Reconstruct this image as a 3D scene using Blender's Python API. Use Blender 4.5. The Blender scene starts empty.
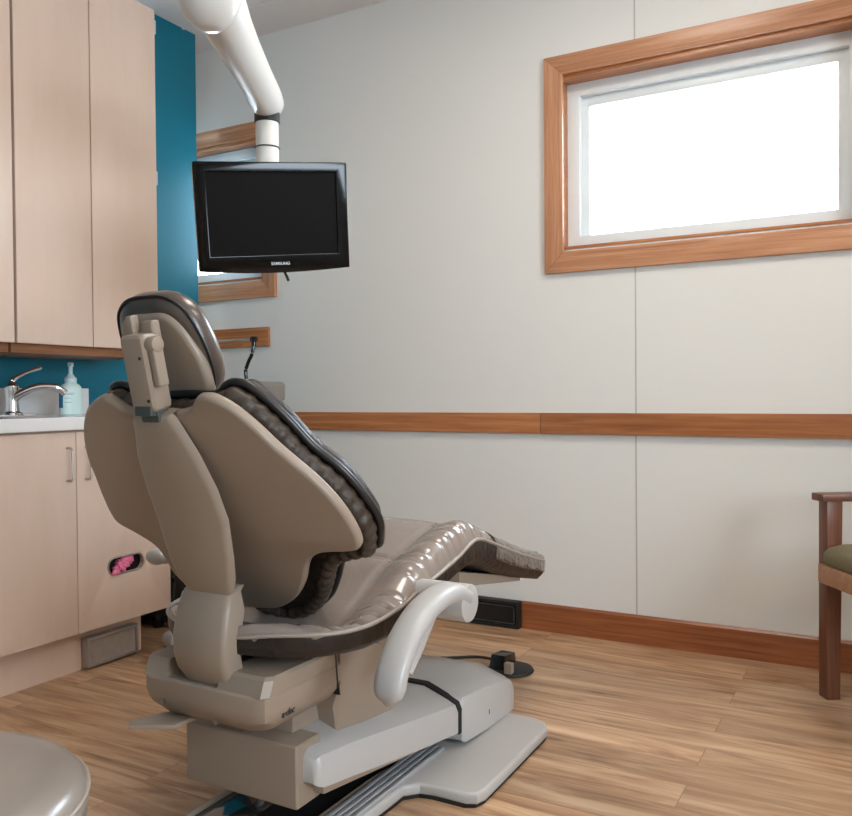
import bpy, bmesh, math, random
from mathutils import Vector, Matrix
random.seed(7)
SC = bpy.context.scene
COL = SC.collection
PI = math.pi

# ------------------------------------------------------------------ camera
f, yaw, pitch, roll, H = 836.0, math.radians(29.24), math.radians(-.887), math.radians(-.459), .98
cy_, sy_ = math.cos(yaw), math.sin(yaw)
F = Vector((-sy_*math.cos(pitch), cy_*math.cos(pitch), math.sin(pitch)))
r0 = Vector((cy_, sy_, 0)); u0 = r0.cross(F)
R_ = r0*math.cos(roll)+u0*math.sin(roll); U_ = u0*math.cos(roll)-r0*math.sin(roll)
cd = bpy.data.cameras.new('camera'); cam = bpy.data.objects.new('camera', cd); COL.objects.link(cam)
cd.sensor_width = 36; cd.lens = 36*f/852; cd.clip_start = .02
m = Matrix.Identity(4)
for i in range(3):
    m[i][0] = R_[i]; m[i][1] = U_[i]; m[i][2] = -F[i]
m[2][3] = H
cam.matrix_world = m
SC.camera = cam
cd.dof.use_dof = False

# ------------------------------------------------------------------ materials
def lin(c):
    return tuple(((x/255)/12.92 if x/255 <= .04045 else ((x/255+.055)/1.055)**2.4) for x in c)+(1,)
def mat(name, col, rough=.5, metal=0, spec=.5, coat=0, coatr=.1, noise=0, nscale=20, bump=0, bscale=60, emis=None, estr=0, trans=0):
    M = bpy.data.materials.new(name); M.use_nodes = True
    nt = M.node_tree; b = nt.nodes['Principled BSDF']
    b.inputs['Base Color'].default_value = lin(col)
    b.inputs['Roughness'].default_value = rough; b.inputs['Metallic'].default_value = metal
    b.inputs['Specular IOR Level'].default_value = spec
    b.inputs['Coat Weight'].default_value = coat; b.inputs['Coat Roughness'].default_value = coatr
    if trans: b.inputs['Transmission Weight'].default_value = trans
    if emis: b.inputs['Emission Color'].default_value = lin(emis); b.inputs['Emission Strength'].default_value = estr
    tc = nt.nodes.new('ShaderNodeTexCoord')
    if noise:
        n = nt.nodes.new('ShaderNodeTexNoise'); n.inputs['Scale'].default_value = nscale; n.inputs['Detail'].default_value = 4
        nt.links.new(tc.outputs['Object'], n.inputs['Vector'])
        cr = nt.nodes.new('ShaderNodeValToRGB')
        cr.color_ramp.elements[0].color = tuple(x*(1-noise) for x in lin(col)[:3])+(1,)
        cr.color_ramp.elements[1].color = tuple(min(1, x*(1+noise)) for x in lin(col)[:3])+(1,)
        cr.color_ramp.elements[0].position = .3; cr.color_ramp.elements[1].position = .7
        nt.links.new(n.outputs['Fac'], cr.inputs[0]); nt.links.new(cr.outputs[0], b.inputs['Base Color'])
    if bump:
        n = nt.nodes.new('ShaderNodeTexNoise'); n.inputs['Scale'].default_value = bscale; n.inputs['Detail'].default_value = 5
        nt.links.new(tc.outputs['Object'], n.inputs['Vector'])
        bp = nt.nodes.new('ShaderNodeBump'); bp.inputs['Strength'].default_value = bump; bp.inputs['Distance'].default_value = .01
        nt.links.new(n.outputs['Fac'], bp.inputs['Height']); nt.links.new(bp.outputs[0], b.inputs['Normal'])
    return M

def wood(name, c1, c2, c3, axis=0, rough=.35, fine=60, scale=1.0):
    """long grain running along the given axis"""
    M = bpy.data.materials.new(name); M.use_nodes = True
    nt = M.node_tree; b = nt.nodes['Principled BSDF']; b.inputs['Roughness'].default_value = rough
    g = nt.nodes.new('ShaderNodeNewGeometry')
    mp = nt.nodes.new('ShaderNodeMapping')
    s = [fine*scale]*3; s[axis] = 2.2*scale
    mp.inputs['Scale'].default_value = s
    nt.links.new(g.outputs['Position'], mp.inputs['Vector'])
    n = nt.nodes.new('ShaderNodeTexNoise'); n.inputs['Scale'].default_value = 1; n.inputs['Detail'].default_value = 6; n.inputs['Roughness'].default_value = .65
    n.inputs['Distortion'].default_value = .6
    nt.links.new(mp.outputs[0], n.inputs['Vector'])
    cr = nt.nodes.new('ShaderNodeValToRGB')
    e = cr.color_ramp.elements
    e[0].position = .28; e[0].color = lin(c1); e[1].position = .74; e[1].color = lin(c3)
    k = e.new(.52); k.color = lin(c2)
    nt.links.new(n.outputs['Fac'], cr.inputs[0]); nt.links.new(cr.outputs[0], b.inputs['Base Color'])
    bp = nt.nodes.new('ShaderNodeBump'); bp.inputs['Strength'].default_value = .08; bp.inputs['Distance'].default_value = .004
    nt.links.new(n.outputs['Fac'], bp.inputs['Height']); nt.links.new(bp.outputs[0], b.inputs['Normal'])
    return M

def floor_mat():
    M = bpy.data.materials.new('laminate_floor'); M.use_nodes = True
    nt = M.node_tree; b = nt.nodes['Principled BSDF']; L = nt.links.new
    b.inputs['Roughness'].default_value = .3
    g = nt.nodes.new('ShaderNodeNewGeometry')
    br = nt.nodes.new('ShaderNodeTexBrick')
    br.inputs['Scale'].default_value = 1; br.inputs['Brick Width'].default_value = 1.22; br.inputs['Row Height'].default_value = .125
    br.inputs['Mortar Size'].default_value = .0012; br.inputs['Mortar Smooth'].default_value = .2; br.offset = .37; br.offset_frequency = 2
    br.inputs['Color1'].default_value = (0, 0, 0, 1); br.inputs['Color2'].default_value = (1, 1, 1, 1)
    L(g.outputs['Position'], br.inputs['Vector'])
    # per plank shift of the grain
    sc = nt.nodes.new('ShaderNodeVectorMath'); sc.operation = 'SCALE'; sc.inputs['Scale'].default_value = 9.0
    L(br.outputs['Color'], sc.inputs[0])
    ad = nt.nodes.new('ShaderNodeVectorMath'); ad.operation = 'ADD'
    L(g.outputs['Position'], ad.inputs[0]); L(sc.outputs[0], ad.inputs[1])
    mp = nt.nodes.new('ShaderNodeMapping'); mp.inputs['Scale'].default_value = (1.5, 15, 1)
    L(ad.outputs[0], mp.inputs['Vector'])
    n = nt.nodes.new('ShaderNodeTexNoise'); n.inputs['Scale'].default_value = 1; n.inputs['Detail'].default_value = 7; n.inputs['Roughness'].default_value = .62; n.inputs['Distortion'].default_value = 1.6
    L(mp.outputs[0], n.inputs['Vector'])
    cr = nt.nodes.new('ShaderNodeValToRGB'); e = cr.color_ramp.elements
    e[0].position = .25; e[0].color = lin((110, 80, 58)); e[1].position = .75; e[1].color = lin((214, 184, 154))
    for p, c in ((.37, (150, 112, 82)), (.50, (184, 146, 112)), (.62, (202, 168, 134))):
        k = e.new(p); k.color = lin(c)
    L(n.outputs['Fac'], cr.inputs[0])
    # plank tone
    hs = nt.nodes.new('ShaderNodeHueSaturation')
    mr = nt.nodes.new('ShaderNodeMapRange'); mr.inputs['To Min'].default_value = .8; mr.inputs['To Max'].default_value = 1.16
    L(br.outputs['Color'], mr.inputs['Value']); L(mr.outputs[0], hs.inputs['Value']); L(cr.outputs[0], hs.inputs['Color'])
    # knots
    mk = nt.nodes.new('ShaderNodeMapping'); mk.inputs['Scale'].default_value = (3.0, 8.5, 1); L(ad.outputs[0], mk.inputs['Vector'])
    vo = nt.nodes.new('ShaderNodeTexVoronoi'); vo.inputs['Scale'].default_value = .8; L(mk.outputs[0], vo.inputs['Vector'])
    kr = nt.nodes.new('ShaderNodeMapRange'); kr.inputs['From Min'].default_value = .04; kr.inputs['From Max'].default_value = .11; kr.inputs['To Min'].default_value = .55
    L(vo.outputs['Distance'], kr.inputs['Value'])
    mx = nt.nodes.new('ShaderNodeMix'); mx.data_type = 'RGBA'; mx.inputs['A'].default_value = lin((92, 62, 40))
    L(kr.outputs[0], mx.inputs['Factor']); L(hs.outputs[0], mx.inputs['B'])
    # joints
    mj = nt.nodes.new('ShaderNodeMix'); mj.data_type = 'RGBA'; mj.inputs['B'].default_value = lin((140, 106, 78))
    L(br.outputs['Fac'], mj.inputs['Factor']); L(mx.outputs['Result'], mj.inputs['A'])
    L(mj.outputs['Result'], b.inputs['Base Color'])
    rr = nt.nodes.new('ShaderNodeMapRange'); rr.inputs['To Min'].default_value = .26; rr.inputs['To Max'].default_value = .42
    L(n.outputs['Fac'], rr.inputs['Value']); L(rr.outputs[0], b.inputs['Roughness'])
    bp = nt.nodes.new('ShaderNodeBump'); bp.inputs['Strength'].default_value = .12; bp.inputs['Distance'].default_value = .003
    L(n.outputs['Fac'], bp.inputs['Height']); L(bp.outputs[0], b.inputs['Normal'])
    return M

def leather(name, col, rough=.3, wr=.25, wscale=14, coat=.35):
    M = mat(name, col, rough=rough, spec=.6 if coat else .35, coat=coat, coatr=.18)
    nt = M.node_tree; b = nt.nodes['Principled BSDF']; L = nt.links.new
    tc = nt.nodes.new('ShaderNodeTexCoord')
    n = nt.nodes.new('ShaderNodeTexNoise'); n.inputs['Scale'].default_value = wscale; n.inputs['Detail'].default_value = 3; n.inputs['Distortion'].default_value = 1.0
    L(tc.outputs['Object'], n.inputs['Vector'])
    bp = nt.nodes.new('ShaderNodeBump'); bp.inputs['Strength'].default_value = wr; bp.inputs['Distance'].default_value = .02
    L(n.outputs['Fac'], bp.inputs['Height'])
    n2 = nt.nodes.new('ShaderNodeTexVoronoi'); n2.inputs['Scale'].default_value = 420; L(tc.outputs['Object'], n2.inputs['Vector'])
    b2 = nt.nodes.new('ShaderNodeBump'); b2.inputs['Strength'].default_value = .05; b2.inputs['Distance'].default_value = .002
    L(n2.outputs['Distance'], b2.inputs['Height']); L(bp.outputs[0], b2.inputs['Normal']); L(b2.outputs[0], b.inputs['Normal'])
    return M

M = {}
M['wall'] = mat('painted_panel_wall', (226, 225, 220), .42, spec=.4, bump=.03, bscale=200)
M['seam'] = mat('panel_seam', (188, 184, 176), .6)
M['teal'] = mat('teal_wall_paint', (0, 108, 130), .42, spec=.4, bump=.03, bscale=180)
M['ceil'] = mat('ceiling_paint', (236, 230, 227), .7)
M['floor'] = floor_mat()
M['oak'] = wood('oak_trim', (138, 84, 48), (172, 110, 66), (198, 138, 90), 0, .3)
M['oak_w'] = wood('oak_window_casing', (158, 106, 74), (188, 134, 98), (206, 158, 124), 0, .26)
M['oak_wz'] = wood('oak_window_side_casing', (158, 106, 74), (188, 134, 98), (206, 158, 124), 2, .26)
M['oak_z'] = wood('oak_trim_upright', (138, 84, 48), (172, 110, 66), (198, 138, 90), 2, .3)
M['oak_y'] = wood('oak_trim_cross', (112, 70, 42), (146, 96, 60), (170, 116, 76), 1, .4)
M['base'] = wood('cherry_baseboard', (118, 64, 36), (150, 88, 52), (174, 110, 68), 0, .3)
M['chairwood'] = wood('walnut_chair_wood', (92, 52, 34), (112, 66, 44), (132, 80, 54), 2, .35)
M['chairwood_x'] = wood('walnut_chair_arm_wood', (92, 52, 34), (112, 66, 44), (132, 80, 54), 0, .35)
M['chairwood_light'] = wood('light_chair_rail_wood', (150, 106, 72), (172, 124, 88), (188, 140, 102), 0, .4)
M['vinyl'] = mat('white_vinyl', (226, 232, 234), .35)
M['laminate'] = wood('pale_maple_laminate', (219, 195, 176), (222, 198, 180), (225, 201, 184), 2, .3, fine=14)
M['cab_in'] = mat('cabinet_interior_dark', (40, 32, 28), .8)
M['counter'] = mat('white_countertop', (236, 234, 232), .25, spec=.5)
M['chrome'] = mat('chrome', (225, 225, 228), .09, metal=1)
M['steel'] = mat('brushed_steel', (176, 176, 178), .3, metal=1)
M['nickel'] = mat('satin_nickel', (190, 184, 176), .35, metal=1)
M['ventsteel'] = mat('grey_vent_metal', (160, 150, 142), .45, metal=.2, noise=.06, nscale=40)
M['shell'] = mat('taupe_chair_plastic', (148, 132, 116), .38, spec=.5)
M['shell_l'] = mat('light_grey_chair_plastic', (178, 174, 170), .33, spec=.5)
M['leather'] = leather('taupe_leather', (132, 118, 108), .22, .15, 10, .6)
M['leather_d'] = leather('dark_brown_leather', (40, 33, 29), .42, .25, 22, 0)
M['leather_s'] = leather('dark_taupe_smooth_leather', (74, 62, 54), .3, .08, 6)
M['leather_g'] = leather('brown_gathered_leather', (62, 52, 43), .45, .3, 22, 0)
M['piping'] = mat('dark_piping', (26, 23, 22), .34, spec=.5)
M['piping_l'] = mat('taupe_piping', (150, 138, 126), .35)
M['stool'] = leather('grey_vinyl_stool', (134, 123, 113), .3, .06, 4)
M['black'] = mat('black_plastic', (16, 15, 15), .25, spec=.5)
M['blackm'] = mat('matte_black_plastic', (22, 21, 20), .6, noise=.3, nscale=60)
M['gloss'] = mat('gloss_black_bezel', (6, 6, 6), .12, spec=.3)
M['screen'] = mat('dark_lcd_screen', (19, 16, 15), .5, spec=.06)
M['matblue'] = mat('glossy_black_floor_base', (16, 20, 24), .06, spec=.9, coat=.6, coatr=.04)
M['white'] = mat('white_enamel', (212, 209, 203), .3, spec=.5)
M['silver'] = mat('silver_print', (190, 192, 196), .35, metal=.6)
M['ink'] = mat('dark_ink', (38, 40, 52), .5)
M['greyclip'] = mat('dark_green_grey_metal', (74, 80, 76), .45, metal=.3)
M['toeplastic'] = leather('clear_plastic_toe_cover', (70, 58, 50), .12, .6, 24)
M['toeplastic'].node_tree.nodes['Principled BSDF'].inputs['Coat Weight'].default_value = 1
M['toeplastic'].node_tree.nodes['Principled BSDF'].inputs['Coat Roughness'].default_value = .04
M['olive'] = mat('olive_fabric', (122, 114, 88), .9, noise=.12, nscale=150, bump=.3, bscale=300)
M['pink'] = mat('pink_nitrile', (246, 128, 168), .45, noise=.15, nscale=40)
M['bottle'] = mat('translucent_white_plastic', (214, 238, 234), .3, spec=.5)
M['bottlecap'] = mat('pale_cap_plastic', (204, 226, 228), .35)
M['label_blue'] = mat('blue_label_print', (24, 108, 150), .4)
M['label_grey'] = mat('grey_label_print', (150, 168, 180), .5)
M['cartgrey'] = mat('grey_cart_plastic', (128, 122, 116), .45)
M['ribmetal'] = mat('light_ribbed_metal', (178, 180, 184), .28, metal=.35)
M['hinge'] = mat('white_hinge', (206, 206, 206), .4)
M['gasket'] = mat('black_rubber', (20, 19, 19), .6)
M['lampglow'] = mat('lamp_diffuser', (255, 255, 255), .5, emis=(255, 243, 226), estr=11)
M['outside'] = mat('pale_outside_ground', (190, 196, 198), .9, noise=.1, nscale=2)
g = bpy.data.materials.new('window_glass'); g.use_nodes = True; nt = g.node_tree; nt.nodes.clear()
o_ = nt.nodes.new('ShaderNodeOutputMaterial'); mx_ = nt.nodes.new('ShaderNodeMixShader'); tr_ = nt.nodes.new('ShaderNodeBsdfTransparent'); gl_ = nt.nodes.new('ShaderNodeBsdfGlossy')
gl_.inputs['Roughness'].default_value = .02; fr_ = nt.nodes.new('ShaderNodeFresnel'); fr_.inputs['IOR'].default_value = 1.3
nt.links.new(fr_.outputs[0], mx_.inputs[0]); nt.links.new(tr_.outputs[0], mx_.inputs[1]); nt.links.new(gl_.outputs[0], mx_.inputs[2]); nt.links.new(mx_.outputs[0], o_.inputs[0])
M['glass'] = g

# ------------------------------------------------------------------ mesh helpers
ROOT = {}
def root_of(o):
    while o.parent: o = o.parent
    return o
def finish(name, me, material, parent=None, loc=None, sharp=35):
    """me in world coordinates; its object is placed under parent, or at loc when top-level"""
    p = Vector(ROOT[root_of(parent).name]) if parent else Vector(loc or (0, 0, 0))
    me.transform(Matrix.Translation(-p))
    me.name = name
    me.materials.clear(); me.materials.append(material)
    for q in me.polygons: q.use_smooth = True
    me.set_sharp_from_angle(angle=math.radians(sharp))
    o = bpy.data.objects.new(name, me); COL.objects.link(o)
    if parent: o.parent = parent
    else:
        o.location = p; ROOT[o.name] = tuple(p)
    return o
def ob(name, bm, material, parent=None, loc=None, sharp=35):
    bmesh.ops.recalc_face_normals(bm, faces=bm.faces)
    me = bpy.data.meshes.new(name); bm.to_mesh(me); bm.free()
    return finish(name, me, material, parent, loc, sharp)
def thing(name, label, cat, loc, group=None):
    o = bpy.data.objects.new(name, None); COL.objects.link(o); o.location = loc; o.empty_display_size = .1
    o['label'] = label; o['category'] = cat
    if group: o['group'] = group
    ROOT[o.name] = tuple(loc)
    return o
def tag(o, label, cat, group=None):
    o['label'] = label; o['category'] = cat
    if group: o['group'] = group
    return o
def struct(o): o['kind'] = 'structure'; return o

def box(bm, x0, x1, y0, y1, z0, z1, bev=0, seg=2, mtx=None):
    b = bmesh.new(); bmesh.ops.create_cube(b, size=1)
    for v in b.verts:
        v.co = Vector(((x0+x1)/2+v.co.x*(x1-x0), (y0+y1)/2+v.co.y*(y1-y0), (z0+z1)/2+v.co.z*(z1-z0)))
    if bev: bmesh.ops.bevel(b, geom=list(b.edges), offset=bev, segments=seg, profile=.6, affect='EDGES')
    if mtx: bmesh.ops.transform(b, matrix=mtx, verts=b.verts)
    me = bpy.data.meshes.new('t'); b.to_mesh(me); b.free(); bm.from_mesh(me); bpy.data.meshes.remove(me)
    return bm
def bx(*a, **k):
    return box(bmesh.new(), *a, **k)
def addbm(bm, b):
    me = bpy.data.meshes.new('t'); b.to_mesh(me); b.free(); bm.from_mesh(me); bpy.data.meshes.remove(me); return bm
def prism(pts, ext0, ext1, axis='x', bev=0, seg=2, mtx=None):
    """pts: polygon in the two other axes (order y,z / x,z / x,y)"""
    b = bmesh.new()
    def P(p, e):
        return {'x': (e, p[0], p[1]), 'y': (p[0], e, p[1]), 'z': (p[0], p[1], e)}[axis]
    A = [b.verts.new(P(p, ext0)) for p in pts]; B = [b.verts.new(P(p, ext1)) for p in pts]
    b.faces.new(A); b.faces.new(B[::-1]); n = len(pts)
    for i in range(n): b.faces.new((A[i], B[i], B[(i+1) % n], A[(i+1) % n]))
    bmesh.ops.recalc_face_normals(b, faces=b.faces)
    if bev: bmesh.ops.bevel(b, geom=list(b.edges), offset=bev, segments=seg, profile=.6, affect='EDGES')
    if mtx: bmesh.ops.transform(b, matrix=mtx, verts=b.verts)
    return b
def loft(rings, cap=True, closed=True):
    b = bmesh.new(); V = [[b.verts.new(p) for p in r] for r in rings]; n = len(rings[0])
    for i in range(len(V)-1):
        for j in range(n if closed else n-1):
            k = (j+1) % n
            b.faces.new((V[i][j], V[i][k], V[i+1][k], V[i+1][j]))
    if cap: b.faces.new(V[0]); b.faces.new(V[-1][::-1])
    return b
def smooth_pts(pts, n=6, closed=False):
    """Catmull-Rom through the points"""
    P = [Vector(p) for p in pts]; out = []; N = len(P)
    rng = range(N) if closed else range(N-1)
    for i in rng:
        p1, p2 = P[i], P[(i+1) % N]
        p0 = P[(i-1) % N] if closed or i > 0 else p1
        p3 = P[(i+2) % N] if closed or i < N-2 else p2
        for k in range(n):
            t = k/n
            out.append(.5*((2*p1)+(p2-p0)*t+(2*p0-5*p1+4*p2-p3)*t*t+(3*p1-p0-3*p2+p3)*t**3))
    if not closed: out.append(P[-1])
    return out
def tube(pts, rad, n=10, closed=False, ref=(0, 0, 1), sx=1, cap=True):
    """rad: number or list; sx flattens across"""
    P = [Vector(p) for p in pts]; N = len(P); rings = []
    for i, p in enumerate(P):
        a = P[(i-1) % N] if closed or i > 0 else p
        c = P[(i+1) % N] if closed or i < N-1 else p
        t = (c-a).normalized(); rf = Vector(ref)
        if abs(t.dot(rf)) > .96: rf = Vector((1, 0, 0)) if abs(t.x) < .9 else Vector((0, 1, 0))
        s = t.cross(rf).normalized(); w = s.cross(t)
        r = rad[i] if isinstance(rad, (list, tuple)) else rad
        rings.append([p+s*math.cos(2*PI*k/n)*r*sx+w*math.sin(2*PI*k/n)*r for k in range(n)])
    if closed:
        rings.append(rings[0]); b = loft(rings, cap=False); bmesh.ops.remove_doubles(b, verts=b.verts, dist=1e-6); return b
    return loft(rings, cap=cap)
def cyl(p0, p1, r, n=24, bev=0, r2=None):
    p0, p1 = Vector(p0), Vector(p1); d = p1-p0
    t = d.normalized(); rf = Vector((0, 0, 1)) if abs(t.z) < .9 else Vector((1, 0, 0)); s = t.cross(rf).normalized(); w = s.cross(t)
    r2 = r if r2 is None else r2
    prof = [(0, r), (1, r2)] if not bev else [(0, r-bev), (bev*.3/d.length, r-bev*.3), (bev/d.length, r), (1-bev/d.length, r2), (1-bev*.3/d.length, r2-bev*.3), (1, r2-bev)]
    return loft([[p0+d*a+s*math.cos(2*PI*k/n)*q+w*math.sin(2*PI*k/n)*q for k in range(n)] for a, q in prof])
def lathe(c, prof, n=28):
    return loft([[Vector((c[0]+math.cos(2*PI*k/n)*r, c[1]+math.sin(2*PI*k/n)*r, c[2]+z)) for k in range(n)] for r, z in prof])
def slab(name, outer, holes, thick, bev, mtx, material, parent=None, loc=None, bend=None, cuts=None, seg=3, sharp=40):
    """rounded plate cut to an outline (2-D points), local z in [0,thick]"""
    c = bpy.data.curves.new(name, 'CURVE'); c.dimensions = '2D'; c.fill_mode = 'BOTH'
    c.extrude = thick/2-bev; c.bevel_depth = bev; c.offset = -bev; c.bevel_resolution = seg
    for pts in [outer]+list(holes):
        s = c.splines.new('POLY'); s.points.add(len(pts)-1); s.use_cyclic_u = True
        for q, p in zip(s.points, pts): q.co = (p[0], p[1], 0, 1)
    t = bpy.data.objects.new('tmp', c); COL.objects.link(t)
    bpy.context.view_layer.update()
    me = bpy.data.meshes.new_from_object(t.evaluated_get(bpy.context.evaluated_depsgraph_get()))
    bpy.data.objects.remove(t); bpy.data.curves.remove(c)
    b = bmesh.new(); b.from_mesh(me); bpy.data.meshes.remove(me)
    bmesh.ops.remove_doubles(b, verts=b.verts, dist=1e-5)
    for v in b.verts: v.co.z += thick/2
    if cuts:
        for ax, lo, hi, st in cuts:
            x = lo
            while x < hi:
                pc = [0, 0, 0]; pn = [0, 0, 0]; pc[ax] = x; pn[ax] = 1
                bmesh.ops.bisect_plane(b, geom=list(b.verts)+list(b.edges)+list(b.faces), plane_co=pc, plane_no=pn)
                x += st
    if bend:
        for v in b.verts: v.co = Vector(bend(v.co))
    bmesh.ops.transform(b, matrix=mtx, verts=b.verts)
    return ob(name, b, material, parent, loc, sharp)
def text(name, s, size, mtx, material, parent, depth=.0006, shear=0):
    c = bpy.data.curves.new(name, 'FONT'); c.body = s; c.size = size; c.align_x = 'CENTER'; c.align_y = 'CENTER'; c.extrude = depth; c.shear = shear
    c.offset = size*.012
    t = bpy.data.objects.new('tmp', c); COL.objects.link(t); bpy.context.view_layer.update()
    me = bpy.data.meshes.new_from_object(t.evaluated_get(bpy.context.evaluated_depsgraph_get()))
    bpy.data.objects.remove(t); bpy.data.curves.remove(c)
    me.transform(mtx)
    return finish(name, me, material, parent)
def frame_mtx(o, xa, ya, za):
    m = Matrix.Identity(4)
    for i in range(3):
        m[i][0] = xa[i]; m[i][1] = ya[i]; m[i][2] = za[i]; m[i][3] = o[i]
    return m
def rrect(w, h, r, n=5, cx=0, cy=0):
    out = []
    for (sx, sy, a0) in ((1, 1, 0), (-1, 1, 90), (-1, -1, 180), (1, -1, 270)):
        for k in range(n+1):
            a = math.radians(a0+90*k/n)
            out.append((cx+sx*(w/2-r)+math.cos(a)*r, cy+sy*(h/2-r)+math.sin(a)*r))
    return out

# ------------------------------------------------------------------ room
YB = 3.25; CE = 2.767; XR = 2.5; YF = -2.2; XL = -5.6; XT = -3.01; YT = 3.075
struct(ob('floor', bx(XL-.1, XR+.1, YF-.1, YB+.15, -.1, 0), M['floor']))
def sheetbox(name, rects, m_): # several boxes making one wall
    b = bmesh.new()
    for r in rects: box(b, *r)
    return struct(ob(name, b, m_))
struct(ob('ceiling', bx(XL-.1, XR+.1, YF-.1, YB+.15, CE, CE+.1), M['ceil']))
# thin joint battens of the ceiling boards
struct(ob('trim_1', bx(XT-.1, XR, 2.985, 3.0, CE-.005, CE), M['ceil']))
# windows in the back wall: (x0,x1) of glass openings
WZ0, WZ1 = 1.565, 2.275
W = [(-1.185, -.08), (-3.822, -2.717), (1.05, 2.155)]
def back_wall():
    xs = sorted(W); rects = []; x = XL
    T = .16
    for a, b in xs:
        rects.append((x, a, YB, YB+T, 0, CE)); rects.append((a, b, YB, YB+T, 0, WZ0)); rects.append((a, b, YB, YB+T, WZ1, CE)); x = b
    rects.append((x, XR, YB, YB+T, 0, CE))
    sheetbox('wall_back', rects, M['wall'])
back_wall()
def window(idx, x0, x1):
    cw = .09; z0, z1 = WZ0, WZ1
    root = struct(ob('window_%d' % idx, bx(x0-.0, x1, YB+.112, YB+.115, z0, z1), M['glass']))
    ROOT[root.name] = (0, 0, 0)
    # mitred casing
    xa_, xb_, xc_, xd_ = x0-.062, x0+.018, x1-.018, x1+.062; za_, zb_, zc_, zd_ = z0-.094, z0-.009, z1-.007, z1+.071
    for nm, poly, mm in (('top_casing', [(xa_, zd_), (xd_, zd_), (xc_, zc_), (xb_, zc_)], M['oak_w']),
                     ('bottom_casing', [(xa_, za_), (xd_, za_), (xc_, zb_), (xb_, zb_)], M['oak_w']),
                     ('side_casing', [(xa_, za_), (xb_, zb_), (xb_, zc_), (xa_, zd_)], M['oak_wz']),
                     ('side_casing', [(xd_, za_), (xc_, zb_), (xc_, zc_), (xd_, zd_)], M['oak_wz'])):
        ob(nm, prism(poly, YB-.022, YB, 'y', bev=.003), mm, root)
    # wooden jambs
    jb = bmesh.new()
    box(jb, x0, x1, YB-.004, YB+.09, z1-.022, z1-.001); box(jb, x0, x1, YB-.004, YB+.09, z0+.001, z0+.012)
    box(jb, x0+.001, x0+.007, YB-.004, YB+.09, z0+.01, z1-.02); box(jb, x1-.007, x1-.001, YB-.004, YB+.09, z0+.01, z1-.02)
    ob('jamb', jb, M['oak'], root)
    fr = bmesh.new()
    def ring(b, a0, a1, c0, c1, w, ya, yb, bev=.003):
        box(b, a0, a1, ya, yb, c1-w, c1, bev); box(b, a0, a1, ya, yb, c0, c0+w, bev)
        box(b, a0, a0+w, ya, yb, c0+w-.004, c1-w+.004, bev); box(b, a1-w, a1, ya, yb, c0+w-.004, c1-w+.004, bev)
    ring(fr, x0+.006, x1-.006, z0+.011, z1-.021, .052, YB+.07, YB+.14)
    ob('frame', fr, M['vinyl'], root)
    sa = bmesh.new(); ring(sa, x0+.051, x1-.054, z0+.029, z1-.073, .041, YB+.098, YB+.13)
    ob('sash', sa, M['vinyl'], root)
    return root
# glass sheet first arguments are the clear opening
for i, (a, b) in enumerate(W): window(i+1, a, b)
# side wall on the right with a wide window, wall behind the camera with a door
RW = (-.9, 1.1, 1.0, 2.2)
sheetbox('wall_right', [(XR, XR+.16, YF, RW[0], 0, CE), (XR, XR+.16, RW[1], YB+.16, 0, CE), (XR, XR+.16, RW[0], RW[1], 0, RW[2]), (XR, XR+.16, RW[0], RW[1], RW[3], CE)], M['wall'])
w4 = struct(ob('window_4', bx(XR+.075, XR+.078, RW[0], RW[1], RW[2], RW[3]), M['glass']))
b = bmesh.new()
for (ya, yb, za, zb) in ((RW[0]-.09, RW[1]+.09, RW[3]-.005, RW[3]+.09), (RW[0]-.09, RW[1]+.09, RW[2]-.09, RW[2]+.005), (RW[0]-.09, RW[0]+.005, RW[2], RW[3]), (RW[1]-.005, RW[1]+.09, RW[2], RW[3])):
    box(b, XR-.02, XR, ya, yb, za, zb, .003)
ob('casing', b, M['oak_y'], w4)
b = bmesh.new()
for (ya, yb, za, zb) in ((RW[0], RW[1], RW[3]-.05, RW[3]), (RW[0], RW[1], RW[2], RW[2]+.05), (RW[0], RW[0]+.05, RW[2], RW[3]), (RW[1]-.05, RW[1], RW[2], RW[3])):
    box(b, XR+.02, XR+.12, ya, yb, za, zb, .003)
ob('frame', b, M['vinyl'], w4)
sheetbox('wall_front', [(XL, XR, YF-.12, YF, 0, CE)], M['wall'])
sheetbox('wall_left', [(XL-.12, XL, YF, YB+.16, 0, CE)], M['wall'])
sheetbox('wall_partition', [(XT-.12, XT, YF, YT, 0, CE)], M['teal'])
# panel joints, rail and baseboards on the back wall
b = bmesh.new()
for x in (-.879, .341, 1.561):
    if x == .341: box(b, x-.003, x+.003, YB-.0015, YB, 0, CE)
    else: box(b, x-.003, x+.003, YB-.0015, YB, 0, WZ0-.094); box(b, x-.003, x+.003, YB-.0015, YB, WZ1+.071, CE)
struct(ob('trim_2', b, M['seam']))
struct(ob('trim_3', bx(XL, -1.271, YB-.02, YB, .818, .903, bev=.003), M['oak']))
struct(ob('trim_4', bx(-1.269, XR, YB-.021, YB, .817, .903, bev=.003), wood('oak_rail_second_board', (132, 80, 48), (164, 104, 62), (188, 128, 82), 0, .3)))
b = prism([(YB-.014, 0), (YB, 0), (YB, .113), (YB-.006, .113), (YB-.014, .104)], -1.36, XR, 'x')
struct(ob('baseboard_back', b, M['base']))
b = prism([(YB-.014, 0), (YB, 0), (YB, .113), (YB-.006, .113), (YB-.014, .104)], XL, -1.66, 'x')
struct(ob('baseboard_left', b, M['base']))

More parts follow.
